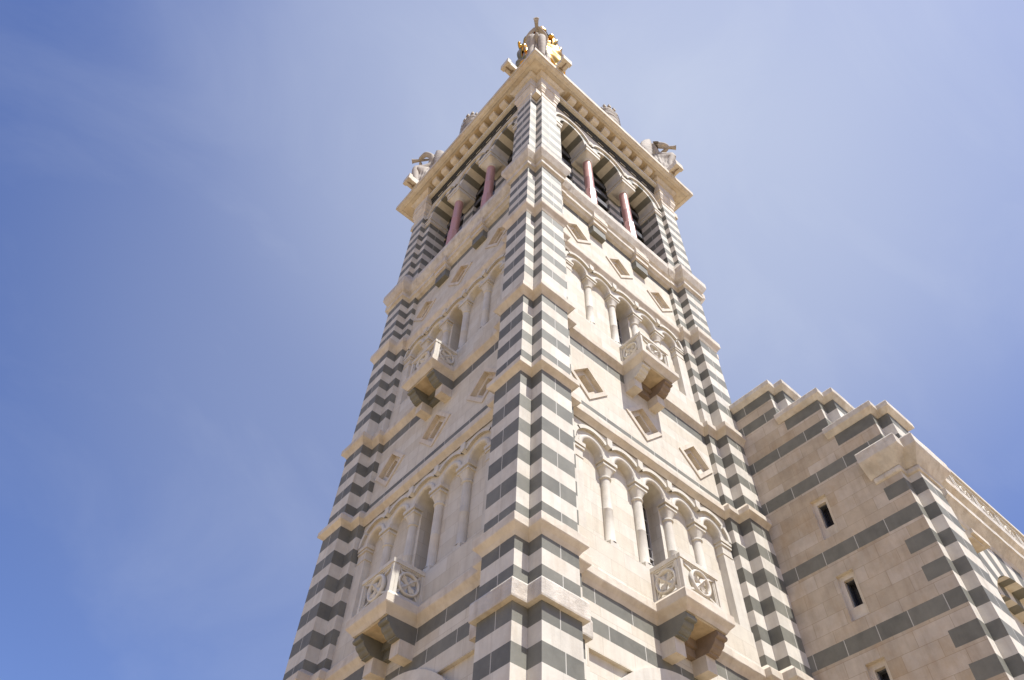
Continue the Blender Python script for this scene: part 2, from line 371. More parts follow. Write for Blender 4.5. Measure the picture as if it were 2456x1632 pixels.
# big blind arch hood at the bottom
for Tt in FACES:
    mb = MB(); n = 40; zc = 6.76
    for (r0, r1, v) in ((2.32, 2.66, WALL+.05), (2.16, 2.32, WALL-.01)):
        for i in range(n):
            a, b_ = math.pi*i/n, math.pi*(i+1)/n
            P = lambda r, a, v: Tt(r*math.cos(a), v, zc+r*math.sin(a))
            tone = random.Random(i//3).uniform(-.05, .05)
            mb.face([P(r0, a, v), P(r1, a, v), P(r1, b_, v), P(r0, b_, v)], 0, tone)
            mb.face([P(r1, a, v), P(r1, b_, v), P(r1, b_, WALL-.1), P(r1, a, WALL-.1)], 0)
            mb.face([P(r0, a, v), P(r0, b_, v), P(r0, b_, WALL-.4), P(r0, a, WALL-.4)], 0)
    for s in (-1, 1):
        mb.box(min(s*2.16, s*2.66), max(s*2.16, s*2.66), WALL-.4, WALL+.05, -.2, zc, 0, Tt)
    mb.build('blind_arch', [m_lime], tower)
# blind arcades
def loft_cap(mb, T, u, v, z0, z1, r, hs, m=0, seg=32):
    rows = []
    for j in range(7):
        f = j/6; row = []
        for k in range(seg):
            a = 2*math.pi*(k+.5)/seg
            c, s = math.cos(a), math.sin(a); q = max(abs(c), abs(s))
            sx, sy = c/q*hs, s/q*hs; g = f**1.25
            row.append(T(u+r*c*(1-g)+sx*g, v+r*s*(1-g)+sy*g, z0+(z1-z0)*f))
        rows.append(row)
    mb.grid(rows, m, closed=True, smooth=False)
def cyl(mb, T, u, v, prof, m=0, seg=20, smooth=True):
    mb.grid([[T(u+r*math.cos(2*math.pi*k/seg), v+r*math.sin(2*math.pi*k/seg), z) for k in range(seg)] for r, z in prof], m, closed=True, smooth=smooth)
SP, RI = 1.06, .305
def arcade(T, zl, zs, zt):
    par = bpy.data.objects.new('blind_arcade', None)
    mb = MB(); VF = WALL-.03; VB = 3.78
    cs = [SP*i for i in (-2, -1, 0, 1, 2)]
    # front strip
    us = [-WU]
    for c in cs: us += [c+RI*math.cos(math.pi*(1-i/20)) for i in range(21)]
    us.append(WU)
    def zlow(u):
        for c in cs:
            if abs(u-c) <= RI+1e-6: return zs+math.sqrt(max(0, RI**2-(u-c)**2))
        return zs
    for a, b_ in zip(us[:-1], us[1:]):
        if b_-a > 1e-5: mb.face([T(a, VF, zlow(a)), T(b_, VF, zlow(b_)), T(b_, VF, zt), T(a, VF, zt)], 0)
    for ci, c in enumerate(cs):
        n = 20
        for i in range(n):
            a, b_ = math.pi*i/n, math.pi*(i+1)/n
            P = lambda r, a, v: T(c+r*math.cos(a), v, zs+r*math.sin(a))
            vb = 3.39 if ci == 2 else VB
            mb.face([P(RI, a, VF), P(RI, b_, VF), P(RI, b_, vb), P(RI, a, vb)], 0, random.Random(i//4+ci).uniform(-.05, .03), True)
            # roll moulding on the arris
            for j in range(8):
                t0, t1 = math.pi*(j/8)-.2, math.pi*((j+1)/8)-.2
                rm, rr = RI+.075, .062
                f = lambda al, t: P(rm-rr*math.cos(t), al, VF+rr*.85*math.sin(t))
                mb.face([f(a, t0), f(b_, t0), f(b_, t1), f(a, t1)], 0, 0, True)
            # hood
            R0, R1 = .585, .69
            def lim(al):
                return abs(R1*math.cos(al)) <= SP/2+.012 or (ci == 0 and math.cos(al) < 0 and False)
            if lim(a) and lim(b_):
                mb.face([P(R0, a, VF+.085), P(R1, a, VF+.085), P(R1, b_, VF+.085), P(R0, b_, VF+.085)], 0)
                mb.face([P(R0, a, VF+.085), P(R0, b_, VF+.085), P(R0+.03, b_, VF), P(R0+.03, a, VF)], 0)
                mb.face([P(R1, a, VF+.085), P(R1, b_, VF+.085), P(R1, b_, VF-.02), P(R1, a, VF-.02)], 0)
        # ends of hood run down on outer sides
    for e in (-1, 1):
        c = cs[0] if e < 0 else cs[-1]; n = 10
        for i in range(n):
            a0 = math.acos((SP/2)/.69)
            a, b_ = (a0*i/n, a0*(i+1)/n) if e > 0 else (math.pi-a0*i/n, math.pi-a0*(i+1)/n)
            P = lambda r, a, v: T(c+r*math.cos(a), v, zs+r*math.sin(a))
            mb.face([P(.585, a, VF+.085), P(.69, a, VF+.085), P(.69, b_, VF+.085), P(.585, b_, VF+.085)], 0)
            mb.face([P(.585, a, VF+.085), P(.585, b_, VF+.085), P(.615, b_, VF), P(.615, a, VF)], 0)
    for c in [SP*i for i in (-1.5, -.5, .5, 1.5)]:     # little drops between the hoods
        mb.face([T(c-.085, VF+.13, zs+.44), T(c, VF+.13, zs+.38), T(c+.085, VF+.13, zs+.44), T(c+.085, VF+.13, zs+.66), T(c-.085, VF+.13, zs+.66)], 0)
        prof = [(c-.085, zs+.66), (c-.085, zs+.44), (c, zs+.38), (c+.085, zs+.44), (c+.085, zs+.66), (c-.085, zs+.66)]
        for p, q in zip(prof[:-1], prof[1:]): mb.face([T(p[0], VF+.13, p[1]), T(q[0], VF+.13, q[1]), T(q[0], VF-.01, q[1]), T(p[0], VF-.01, p[1])], 0)
    # niche back, sides, ledge
    for s in (-1, 1): mb.face([T(s*RI, VB, zl-.05), T(s*2.7, VB, zl-.05), T(s*2.7, VB, zt), T(s*RI, VB, zt)], 1)
    for s in (-1, 1):
        mb.face([T(s*RI, VB, zl+.12), T(s*RI, 3.39, zl+.12), T(s*RI, 3.4, zs), T(s*RI, VB, zs)], 1)
    mb.face([T(-RI, VB, zl-.05), T(RI, VB, zl-.05), T(RI, VB, zl+.12), T(-RI, VB, zl+.12)], 1)
    mb.face([T(-2.7, WALL, zl), T(2.7, WALL, zl), T(2.7, VB, zl+.02), T(-2.7, VB, zl+.02)], 0)
    ar = mb.build('blind_arcade', [m_lime, m_wall], tower)
    bpy.data.objects.remove(par)
    # end pilasters with imposts
    for s in (-1, 1):
        pm = MB()
        bx = lambda a, b_, v0, v1, z0, z1: pm.box(min(s*a, s*b_), max(s*a, s*b_), v0, v1, z0, z1, 0, T)
        bx(2.44, WU, VB, VF+.005, zl, zs-.46); bx(2.41, 2.80, VB, VF+.02, zs-.46, zs-.41); bx(2.43, 2.80, VB, VF+.012, zs-.41, zs-.20)
        bx(2.395, 2.80, VB, VF+.045, zs-.20, zs-.14); bx(2.41, 2.80, VB, VF+.025, zs-.14, zs-.11); bx(2.375, 2.80, VB, VF+.065, zs-.11, zs+.0)
        pm.build('pilaster', [m_lime], ar)
    for c in [SP*i for i in (-1.5, -.5, .5, 1.5)]:
        cm = MB(); V = 3.83
        cm.box(c-.125, c+.125, V-.1, V+.125, zl, zl+.18, 0, T)
        z = zl+.18
        cyl(cm, T, c, V, [(.14, z), (.14, z+.03), (.118, z+.07), (.118, z+.9), (.1205, z+.905), (.118, z+.912), (.117, zs-.52)])
        cyl(cm, T, c, V, [(.117, zs-.52), (.142, zs-.51), (.152, zs-.485), (.142, zs-.46), (.122, zs-.45)])
        loft_cap(cm, T, c, V, zs-.45, zs-.20, .122, .175)
        cm.box(c-.21, c+.21, VB-.02, V+.185, zs-.20, zs-.135, 0, T); cm.box(c-.18, c+.18, VB-.02, V+.155, zs-.135, zs-.095, 0, T)
        cm.box(c-.24, c+.24, VB-.02, V+.215, zs-.095, zs+.003, 0, T)
        cm.build('column', [m_lime], ar)
    # centre window
    wm = MB()
    wm.face([T(-RI, 3.395, zl+.1), T(RI, 3.395, zl+.1), T(RI, 3.395, zs+RI), T(-RI, 3.395, zs+RI)], 0)
    for u in (-.1, .1): wm.box(u-.009, u+.009, 3.40, 3.42, zl+.1, zs+RI, 1, T)
    z = zl+.45
    while z < zs+.3: wm.box(-RI, RI, 3.40, 3.417, z-.009, z+.009, 1, T); z += .42
    wm.box(-RI, -RI+.03, 3.395, 3.44, zl+.12, zs, 1, T); wm.box(RI-.03, RI, 3.395, 3.44, zl+.12, zs, 1, T); wm.box(-RI, RI, 3.395, 3.45, zl+.95, zl+1.0, 1, T)
    wm.build('window', [m_glass, m_lead], ar)
    return ar
for Tt in FACES:
    arcade(Tt, 11.63, 14.10, 15.02)
    arcade(Tt, 19.56, 22.20, 23.02)
# balconies
def panel(mb, P, w_, h, th):
    """pierced stone panel; P(a, d, z): along, outward, up. a in 0..w_"""
    def bx(a0, a1, z0, z1, d0=0.0, d1=th): mb.box(a0, a1, d0, d1, z0, z1, 0, P)
    e = .075
    bx(0, e, 0, h-.13); bx(w_-e, w_, 0, h-.13)
    bx(-.012, w_+.012, h-.10, h, -.012, th+.015); bx(0, w_, h-.13, h-.10, .004, th*.9); bx(e, w_-e, 0, .05, .006, th-.006)
    # stepped inner frame
    bx(e, e+.03, .05, h-.165, .012, th*.6); bx(w_-e-.03, w_-e, .05, h-.165, .012, th*.6); bx(e, w_-e, h-.165, h-.13, .010, th*.65); bx(e+.03, e+.05, .05, h-.165, .016, th*.42); bx(w_-e-.05, w_-e-.03, .05, h-.165, .016, th*.42)
    cx, cz = w_/2, .05+(h-.18)/2; R = min((w_-2*e)/2, (h-.20)/2)*1.0; rr = R*.13; Rm = R-rr
    n, q = 36, 10
    mb.grid([[P(cx+(Rm+rr*math.cos(t))*math.cos(a), th*.55+rr*1.5*math.sin(t), cz+(Rm+rr*math.cos(t))*math.sin(a)) for t in [2*math.pi*k/q for k in range(q)]] for a in [2*math.pi*i/n for i in range(n+1)]], 0, closed=True)
    def leaf(a, r0, r1, wd, d=th*.5, tk=.035):
        # a leaf shaped bar from radius r0 to r1 along angle a, widening then notched
        prof = [(r0, wd*.35), (r0+(r1-r0)*.45, wd*.62), (r0+(r1-r0)*.8, wd), (r1, wd*.75)]
        ca, sa = math.cos(a), math.sin(a)
        pt = lambda r, s, dd: P(cx+r*ca-s*sa, dd, cz+r*sa+s*ca)
        for (ra, wa), (rb, wb) in zip(prof[:-1], prof[1:]):
            mb.face([pt(ra, -wa, d), pt(rb, -wb, d), pt(rb, 0, d+tk), pt(ra, 0, d+tk)], 0); mb.face([pt(ra, wa, d), pt(rb, wb, d), pt(rb, 0, d+tk), pt(ra, 0, d+tk)], 0)
            mb.face([pt(ra, -wa, d), pt(rb, -wb, d), pt(rb, -wb, d-tk), pt(ra, -wa, d-tk)], 0); mb.face([pt(ra, wa, d), pt(rb, wb, d), pt(rb, wb, d-tk), pt(ra, wa, d-tk)], 0)
            mb.face([pt(ra, -wa, d-tk), pt(rb, -wb, d-tk), pt(rb, wb, d-tk), pt(ra, wa, d-tk)], 0)
        mb.face([pt(r1, -wd*.75, d-tk), pt(r1, wd*.75, d-tk), pt(r1, 0, d+tk)], 0)
    for i in range(4): leaf(math.pi/4+i*math.pi/2, .0, (Rm-rr)*.90, R*.30)
    for i in range(4): leaf(math.pi/4+i*math.pi/2, (Rm-rr)*.62, (Rm-rr)*1.04, R*.12, th*.68)
    # spandrel pieces in the corners
    for sx in (-1, 1):
        for sz in (-1, 1):
            a = math.atan2(sz, sx); r0 = R-.01
            px, pz = cx+r0*math.cos(a), cz+r0*math.sin(a)
            ex, ez = cx+sx*(w_/2-e), cz+sz*(h-.18)/2
            dx, dz = (ex-px), (ez-pz); l = math.hypot(dx, dz)+1e-6; nx, nz = -dz/l*.024, dx/l*.024
            c4 = [(px-nx, pz-nz), (ex-nx, ez-nz), (ex+nx, ez+nz), (px+nx, pz+nz)]
            mb.face([P(q_[0], th*.7, q_[1]) for q_ in c4], 0)
            for q_, r_ in ((c4[0], c4[1]), (c4[2], c4[3])): mb.face([P(q_[0], th*.7, q_[1]), P(r_[0], th*.7, r_[1]), P(r_[0], th*.15, r_[1]), P(q_[0], th*.15, q_[1])], 0)
def console(mb, T, u0, u1, zt, m):
    pr = [(WALL, zt), (4.715, zt), (4.715, zt-.05), (4.735, zt-.055), (4.745, zt-.085), (4.735, zt-.12), (4.71, zt-.135), (4.655, zt-.14), (4.645, zt-.19), (4.61, zt-.24), (4.56, zt-.265), (4.53, zt-.31), (4.49, zt-.34), (4.46, zt-.345), (4.455, zt-.375), (WALL, zt-.375)]
    for a, b_ in zip(pr, pr[1:]+pr[:1]): mb.face([T(u0, *a), T(u1, *a), T(u1, *b_), T(u0, *b_)], m)
    for u in (u0, u1): mb.face([T(u, *a) for a in pr], m)
for fi, Tt in enumerate(FACES):
    for bi, zb in enumerate((10.27, 18.07)):
        mb = MB(); zt = zb+.50
        mb.box(-.59, .59, WALL, WALL+.75, zb+.002, zt, 0, Tt)
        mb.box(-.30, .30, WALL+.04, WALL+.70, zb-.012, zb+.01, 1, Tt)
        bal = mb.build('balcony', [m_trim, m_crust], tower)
        hb = .83; o = WALL+.80; hw = .60; th = .09
        for (w_, P) in ((2*hw-.02, lambda a, d, z: Tt(-hw+.01+a, o-th+d, zt+z)),
                        (o-WALL-th+.01, lambda a, d, z: Tt(-hw+th-d, WALL+a-.01, zt+z)),
                        (o-WALL-th+.01, lambda a, d, z: Tt(hw-th+d, WALL+a-.01, zt+z))):
            pm = MB(); panel(pm, P, w_, hb, th); pm.build('balustrade_panel', [m_lime], bal)
        for s in (-1, 1):
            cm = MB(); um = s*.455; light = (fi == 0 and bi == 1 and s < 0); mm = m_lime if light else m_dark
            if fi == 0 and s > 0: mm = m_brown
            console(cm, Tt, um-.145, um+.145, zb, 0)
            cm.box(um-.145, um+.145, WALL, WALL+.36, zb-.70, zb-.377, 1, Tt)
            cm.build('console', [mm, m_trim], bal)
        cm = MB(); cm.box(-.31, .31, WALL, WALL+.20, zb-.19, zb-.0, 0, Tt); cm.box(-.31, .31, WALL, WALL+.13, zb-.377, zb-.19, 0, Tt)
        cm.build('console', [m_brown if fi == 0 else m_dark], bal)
# belfry ----------------------------------------------------------------
VA, VI = 4.28, 3.42
CC, RB, ZS = 2.2, .72, 33.05
for Tt in FACES:
    mb = MB(); cs = (-CC, 0, CC); zt = 34.5
    us = [-3.45]
    for c in cs: us += [c+RB*math.cos(math.pi*(1-i/28)) for i in range(29)]
    us.append(3.45)
    RO = 1.0
    nv = 7
    for c in cs:
        n = 28
        for i in range(n):
            a, b_ = math.pi*i/n, math.pi*(i+1)/n; d = (i//(n//nv)) % 2 == 1
            P = lambda r, a, v: Tt(c+r*math.cos(a), v, ZS+r*math.sin(a))
            mm = 1 if d else 0; tone = random.Random(i//4+int(c*10)).uniform(-.05, .05)
            mb.face([P(RB, a, VA+.005), P(RO, a, VA+.005), P(RO, b_, VA+.005), P(RB, b_, VA+.005)], mm, tone)
            for (va, vb, sh) in ((VA+.005, 3.86, 0), (3.86, VI, 1)):
                mm2 = 1 if d else 0
                mb.face([P(RB, a, va), P(RB, b_, va), P(RB, b_, vb), P(RB, a, vb)], mm2, tone)
            # hood
            R0, R1 = 1.02, 1.13
            if abs(R1*math.cos(a)) <= CC/2+.01 and abs(R1*math.cos(b_)) <= CC/2+.01 or (c == -CC and a > 1.5) or (c == CC and b_ < 1.6):
                v = VA+.085
                mb.face([P(R0, a, v), P(R1, a, v), P(R1, b_, v), P(R0, b_, v)], 0); mb.face([P(R0, a, v), P(R0, b_, v), P(R0, b_, VA), P(R0, a, VA)], 0); mb.face([P(R1, a, v), P(R1, b_, v), P(R1, b_, VA-.02), P(R1, a, VA-.02)], 0)
    # spandrels
    allu = sorted(set([-3.45, 3.45, -CC-RO, CC+RO] + [c+RO*math.cos(math.pi*(1-i/28)) for c in cs for i in range(29)]))
    def zl_(u):
        z = ZS
        for c in cs:
            if abs(u-c) < RO: z = max(z, ZS+math.sqrt(RO*RO-(u-c)**2))
        return z
    for a, b_ in zip(allu[:-1], allu[1:]):
        if b_-a > 1e-4: mb.face([Tt(a, VA-.006, zl_(a)), Tt(b_, VA-.006, zl_(b_)), Tt(b_, VA-.006, zt), Tt(a, VA-.006, zt)], 0)
    for c in (-CC/2, CC/2):
        mb.box(c-.09, c+.09, VA-.02, VA+.095, ZS+.34, ZS+.60, 0, Tt)
    # stepped dark belt and corbel string
    for i, (z0, z1, v) in enumerate(((34.5, 34.62, VA+.0), (34.62, 34.78, VA+.045), (34.78, 34.93, VA+.09), (34.93, 35.06, VA+.135))):
        mm = 0 if i == 0 else 2
        mb.box(-3.3, 3.3, VA-.2, v, z0, z1, mm, Tt)
        if i == 1:
            for q_ in range(8): mb.box(-2.70+.72*q_, -2.36+.72*q_, v-.01, v+.018, z0+.012, z0+.05, 0, Tt)
        if i == 2:
            uu = -3.0 + (.36 if i == 2 else 0)
            while uu < 3.0: mb.box(uu, uu+.36, v-.01, v+.022, z0+.015, z0+.075, 2, Tt); uu += .72
    mb.box(-3.3, 3.3, VA-.2, VA+.24, 35.06, 35.11, 0, Tt); mb.box(-3.3, 3.3, VA-.2, VA+.29, 35.11, 35.34, 0, Tt)
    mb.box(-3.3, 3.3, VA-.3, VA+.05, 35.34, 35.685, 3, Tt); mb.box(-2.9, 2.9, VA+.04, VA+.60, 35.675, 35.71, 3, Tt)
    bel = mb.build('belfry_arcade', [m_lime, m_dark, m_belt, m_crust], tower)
    for i in range(8):                       # modillions
        u = -2.52+.72*i; cm = MB(); hw = .185
        pr = [(VA, 35.34), (VA+.44, 35.36), (VA+.50, 35.40), (VA+.55, 35.47), (VA+.55, 35.58), (VA+.57, 35.59), (VA+.57, 35.69), (VA, 35.69)]
        for a, b_ in zip(pr, pr[1:]+pr[:1]): cm.face([Tt(u-hw, *a), Tt(u+hw, *a), Tt(u+hw, *b_), Tt(u-hw, *b_)], 0)
        for q in (u-hw, u+hw): cm.face([Tt(q, *a) for a in pr], 0)
        for du in (.28, .36, .44):
            if i < 7 or du < .3: cyl(cm, Tt, u+du, VA+.10, [(.045, 35.335), (.045, 35.40), (.03, 35.43), (.005, 35.44)], 0, 10)
        cm.build('modillion', [m_trim], bel)
    for c in (-CC/2, CC/2):
        cm = MB(); V = 4.0
        cyl(cm, Tt, c, V, [(.235, 27.3), (.235, 29.15), (.20, 29.25)], 0, 8, False)
        cyl(cm, Tt, c, V, [(.192, 29.2), (.192, 30.3), (.1945, 30.31), (.192, 30.32), (.188, 31.92)], 0, 28)
        cm.build('column', [m_granite], bel)
        cp = MB()
        cyl(cp, Tt, c, V, [(.19, 31.86), (.225, 31.88), (.235, 31.92), (.225, 31.96), (.2, 31.98)], 0, 28)
        loft_cap(cp, Tt, c, V, 31.97, 32.20, .205, .37)
        def ab(hw, vf, z0, z1): cp.box(c-hw, c+hw, 3.45, vf, z0, z1, 0, Tt)
        ab(.372, 4.372, 32.20, 32.23); ab(.40, 4.40, 32.23, 32.46); ab(.36, 4.36, 32.46, 32.50); ab(.425, 4.43, 32.50, 32.72); ab(.385, 4.31, 32.72, ZS+.01)
        cp.build('capital', [m_lime], bel)
        im = MB()
        for (z0, z1, d) in uniform(27.6, 32.3, 12, False):
            im.box(c-.34, c+.34, 3.0, 3.45, z0, z1, 1 if d else 0, Tt)
        im.build('inner_pier', [m_lime, m_dark], bel)
    for s in (-1, 1):
        im = MB()
        for (hw, vf, z0, z1) in ((.03, VA+.03, 32.30, 32.36), (.05, VA+.05, 32.36, 32.56), (.03, VA+.03, 32.56, 32.60), (.075, VA+.075, 32.60, 32.74), (.012, VA+.012, 32.74, ZS)):
            im.box(min(s*(2.92-hw), s*3.32), max(s*(2.92-hw), s*3.32), 3.35, vf, z0, z1, 0, Tt)
        im.build('impost', [m_lime], bel)
    # louvres and the dark inside
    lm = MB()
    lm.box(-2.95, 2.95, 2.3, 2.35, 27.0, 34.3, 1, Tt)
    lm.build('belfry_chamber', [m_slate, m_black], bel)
    for c in cs:
        lv = MB(); z = 28.05
        while z < 33.6:
            lv.box(c-.78, c+.78, 3.36, 3.40, z, z+.36, 0, Tt); lv.box(c-.78, c+.78, 3.08, 3.355, z+.30, z+.34, 0, Tt)
            z += .98
        lv.build('louvre', [m_slate], bel)
# brackets below the sill
for Tt in FACES:
    for c in (-CC/2, CC/2):
        mb = MB()
        for (hw, v0, v1, z0, z1, m) in ((.31, WALL, 4.20, 25.36, 25.80, 1), (.30, WALL, 4.23, 25.80, 25.86, 0), (.33, WALL, 4.27, 25.86, 26.12, 0), (.36, WALL, 4.32, 26.12, 26.20, 0), (.345, WALL, 4.34, 26.20, 26.44, 0), (.30, WALL, 4.30, 26.44, 26.66, 0)):
            mb.box(c-hw, c+hw, v0, v1, z0, z1, m, Tt)
        mb.build('bracket', [m_trim, m_dark], tower)
# pier capitals, frieze blocks, cornice
for k in range(4):
    mb = MB()
    poly = [rot(p, k) for p in pier_poly(n=.33, w2=.82, w1=.43, s1=.22, inner=3.4)[2:9]]
    sweep(mb, poly, [(0, 33.52), (.02, 33.54), (.02, 33.86), (.06, 33.92), (.06, 34.10), (.075, 34.12), (.11, 34.22), (.129, 34.26), (.129, 34.48), (.05, 34.50), (.05, 34.58)])
    c = rot((-H+.165, -H+.165), k); mb.box(c[0]-.14, c[0]+.14, c[1]-.14, c[1]+.14, 33.42, 33.85)
    mb.build('pier_capital', [m_trim], tower)
for k in range(4):
    mb = MB()
    poly = [rot(p, k) for p in pier_poly(n=.33, w2=.82, w1=.43, s1=.22, inner=3.4)[2:9]]
    sweep(mb, poly, [(.04, 34.58), (.13, 34.60), (.13, 35.36), (.20, 35.38), (.20, 35.45), (.23, 35.47), (.28, 35.53), (.30, 35.55), (.30, 35.67), (.28, 35.69)])
    mb.build('frieze_block', [m_trim], tower)
mb = MB(); q = 4.2; sq = [(-q, q), (-q, -q), (q, -q), (q, q)]
sweep(mb, sq, [(-.5, 35.69), (.78, 35.69), (.785, 35.665), (.81, 35.66), (.825, 35.685), (.90, 35.70), (.955, 35.73), (.985, 35.77), (.99, 35.80), (1.035, 35.80), (1.044, 36.085), (1.03, 36.10), (.2, 36.2)], closed=True)
mb.face([(-4.4, -4.4, 36.2), (4.4, -4.4, 36.2), (4.4, 4.4, 36.2), (-4.4, 4.4, 36.2)])
mb.build('cornice', [m_trim], tower)
# water spouts on the cornice
for Tt in FACES:
    for s in (-1, 1):
        mb = MB(); u = s*3.74
        mb.box(u-.215, u+.215, 5.0, 5.60, 36.10, 36.52, 0, Tt); mb.box(u-.255, u+.255, 5.58, 5.76, 36.07, 36.56, 0, Tt)
        mb.box(u-.03, u+.03, 5.30, 5.66, 36.06, 36.11, 1, Tt); mb.box(u-.10, u+.10, 5.28, 5.34, 36.085, 36.11, 1, Tt)
        mb.build('water_spout', [m_trim, m_brown], tower)
# crowned shields in the middle of each side
for Tt in FACES:
    mb = MB()
    U = lambda a, b_, z: Tt(a, 4.85+b_, z)
    rows = []
    for (rx, z) in ((.48, 36.1), (.60, 36.7), (.68, 37.2), (.68, 37.7), (.62, 37.8), (.55, 37.93), (.58, 37.98), (.60, 38.10), (.58, 38.18), (.52, 38.23), (.50, 38.34)):
        rows.append([U(rx*.76*math.cos(2*math.pi*k/24), .30*rx/.6*math.sin(2*math.pi*k/24), z) for k in range(24)])
    mb.grid(rows, 0, closed=True, smooth=False)
    for k in range(8):
        a = 2*math.pi*k/9; c, q_ = .41*math.cos(a), .27*math.sin(a)
        mb.box(c-.08, c+.08, q_-.06, q_+.06, 38.28, 38.48, 0, U)
    for z in (36.9, 37.3, 37.7):
        mb.grid([[U((.535+.02*abs(dz)/.05)*math.cos(t), (.365+.02*abs(dz)/.05)*math.sin(t), z+dz+.10*math.cos(t*2)) for t in [2*math.pi*k/24 for k in range(24)]] for dz in (-.05, 0, .05)], 0, closed=True)
    mb.build('crowned_shield', [m_statue], tower)
# drum that carries the gilded statue
mb = MB()
lathe(mb, [(1.9, 36.2), (1.9, 38), (1.3, 38.2), (1.15, 45), (1.15, 54.2), (1.25, 54.4), (1.25, 54.8)], 0, 0, 0, 32)
mb.build('statue_drum', [m_lime], tower)

# ------------------------------------------------------------------ statues
def skin_body(name, joints, edges, mat, parent, sub=2):
    me = bpy.data.meshes.new(name); me.from_pydata([j[0] for j in joints], edges, [])
    o = bpy.data.objects.new(name, me); sc.collection.objects.link(o); o.parent = parent
    md = o.modifiers.new('skin', 'SKIN'); md.use_smooth_shade = True
    for i, j in enumerate(joints):
        r = j[1]; me.skin_vertices[0].data[i].radius = r if isinstance(r, tuple) else (r, r)
    me.skin_vertices[0].data[0].use_root = True
    s = o.modifiers.new('sub', 'SUBSURF'); s.levels = sub; s.render_levels = sub
    me.materials.append(mat)
    return o
def angel(loc, ang, label):
    root = thing('angel_statue', label, 'statue', loc, 'stone angels with trumpets on the tower corners')
    root.rotation_euler = (0, 0, ang)
    J = [((0, 0, 1.35), (.28, .34)), ((.0, 0, 1.85), (.22, .28)), ((.0, 0, 2.4), (.26, .38)), ((.04, 0, 2.68), .14), ((.08, 0, 2.82), .14), ((.12, 0, 3.02), (.22, .20)), ((.12, 0, 3.2), .15),
         ((.04, .36, 2.60), .19), ((.42, .40, 2.85), .17), ((.72, .14, 2.97), .12), ((.86, .05, 2.95), .10),
         ((.04, -.36, 2.56), .18), ((.50, -.50, 2.15), .14), ((.72, -.28, 2.50), .10), ((.80, -.06, 2.86), .09),
         ((.80, .24, 1.22), .26), ((.66, .26, .1), .2), ((.45, .26, -1.0), .15),
         ((.84, -.22, 1.25), .26), ((.55, -.26, .1), .2), ((.40, -.28, -1.0), .15)]
    E = [(0, 1), (1, 2), (2, 3), (3, 4), (4, 5), (5, 6), (2, 7), (7, 8), (8, 9), (9, 10), (2, 11), (11, 12), (12, 13), (13, 14), (0, 15), (15, 16), (16, 17), (0, 18), (18, 19), (19, 20)]
    skin_body('body', J, E, m_statue, root)
    rb = MB(); rows = []
    for j in range(26):
        f = j/25; z = 1.70-2.95*f; row = []
        for k in range(80):
            a = 2*math.pi*k/80
            bulge = .62*math.exp(-((z-.98)/.34)**2)*max(0, math.cos(a))**2+.20*math.exp(-((z-.2)/.7)**2)*max(0, math.cos(a))
            r = .25+.30*f+bulge; fold = 1+(.04+.06*f)*math.sin(a*9+3*f+1.3*math.sin(a*3))+(.02+.05*f)*math.sin(a*17+5*f)+.05*math.sin(a*4-f*9)+.035*math.sin(z*9+a*3)
            row.append((r*fold*math.cos(a)+.03, r*fold*.95*math.sin(a), z))
        rows.append(row)
    rb.grid(rows, 0, closed=True); rb.face(rows[-1]); rb.build('robe', [m_statue], root)
    for s in (-1, 1):                                   # folded wings: a thick curved blade with ribbed feathers
        wg = MB(); rows = []
        for i in range(22):
            f = i/21; zc_ = 3.35-2.5*f; row = []
            xc = -.26-.16*math.sin(f*math.pi)-.12*f; yc = s*(.30+.24*math.sin(f*2.4)); wdt = .05+.30*math.sin(math.pi*min(1, .12+f*.86))**.7
            for k in range(18):
                t = 2*math.pi*k/18; rib = 1+.10*math.sin(f*42+math.cos(t)*2)
                row.append((xc+wdt*rib*math.cos(t)*.9, yc+s*.10*rib*math.sin(t)+s*wdt*.25*math.cos(t)*-1, zc_+.10*math.cos(t)))
            rows.append(row)
        wg.grid(rows, 0, closed=True); wg.face(rows[0]); wg.face(rows[-1])
        wg.build('wing', [m_statue], root)
    tr = MB(); A = Vector((.30, 0, 3.02)); B = Vector((1.27, 0, 2.88)); ax = (B-A).normalized(); s1 = ax.cross(Vector((0, 1, 0))).normalized(); s2 = ax.cross(s1)
    rows = []
    for f, r in ((0, .05), (.1, .07), (.5, .085), (.8, .105), (.93, .125), (.985, .145), (1, .15), (1, .11), (.94, .08), (.9, .03)):
        c = A+(B-A)*f; rows.append([tuple(c+s1*r*math.cos(t)+s2*r*math.sin(t)) for t in [2*math.pi*k/18 for k in range(18)]])
    tr.grid(rows, 0, closed=True); tr.build('trumpet', [m_statue], root)
    hr = MB(); lathe(hr, [(.10, 2.88), (.22, 2.92), (.25, 3.04), (.23, 3.18), (.15, 3.28), (.03, 3.33)], .06, 0, 0, 20, fold=lambda a, z: .09*math.sin(a*7)); hr.build('hair', [m_statue], root)
    pd = MB()
    pd.box(-.42, .45, -.45, .45, -2.75, -1.25); pd.build('pedestal', [m_lime], root)
    return root
ZA = 38.95; Q = 4.35
angel((-Q+.12, -Q+.12, ZA), math.radians(225), 'grey stone trumpet angel at the nearest corner, in front of the gilded statue')
angel((Q, -Q, ZA), math.radians(315), 'pale stone trumpet angel at the right corner of the tower top')
angel((-Q, Q, ZA), math.radians(135), 'stone trumpet angel at the left corner of the tower top, mostly behind the cornice')
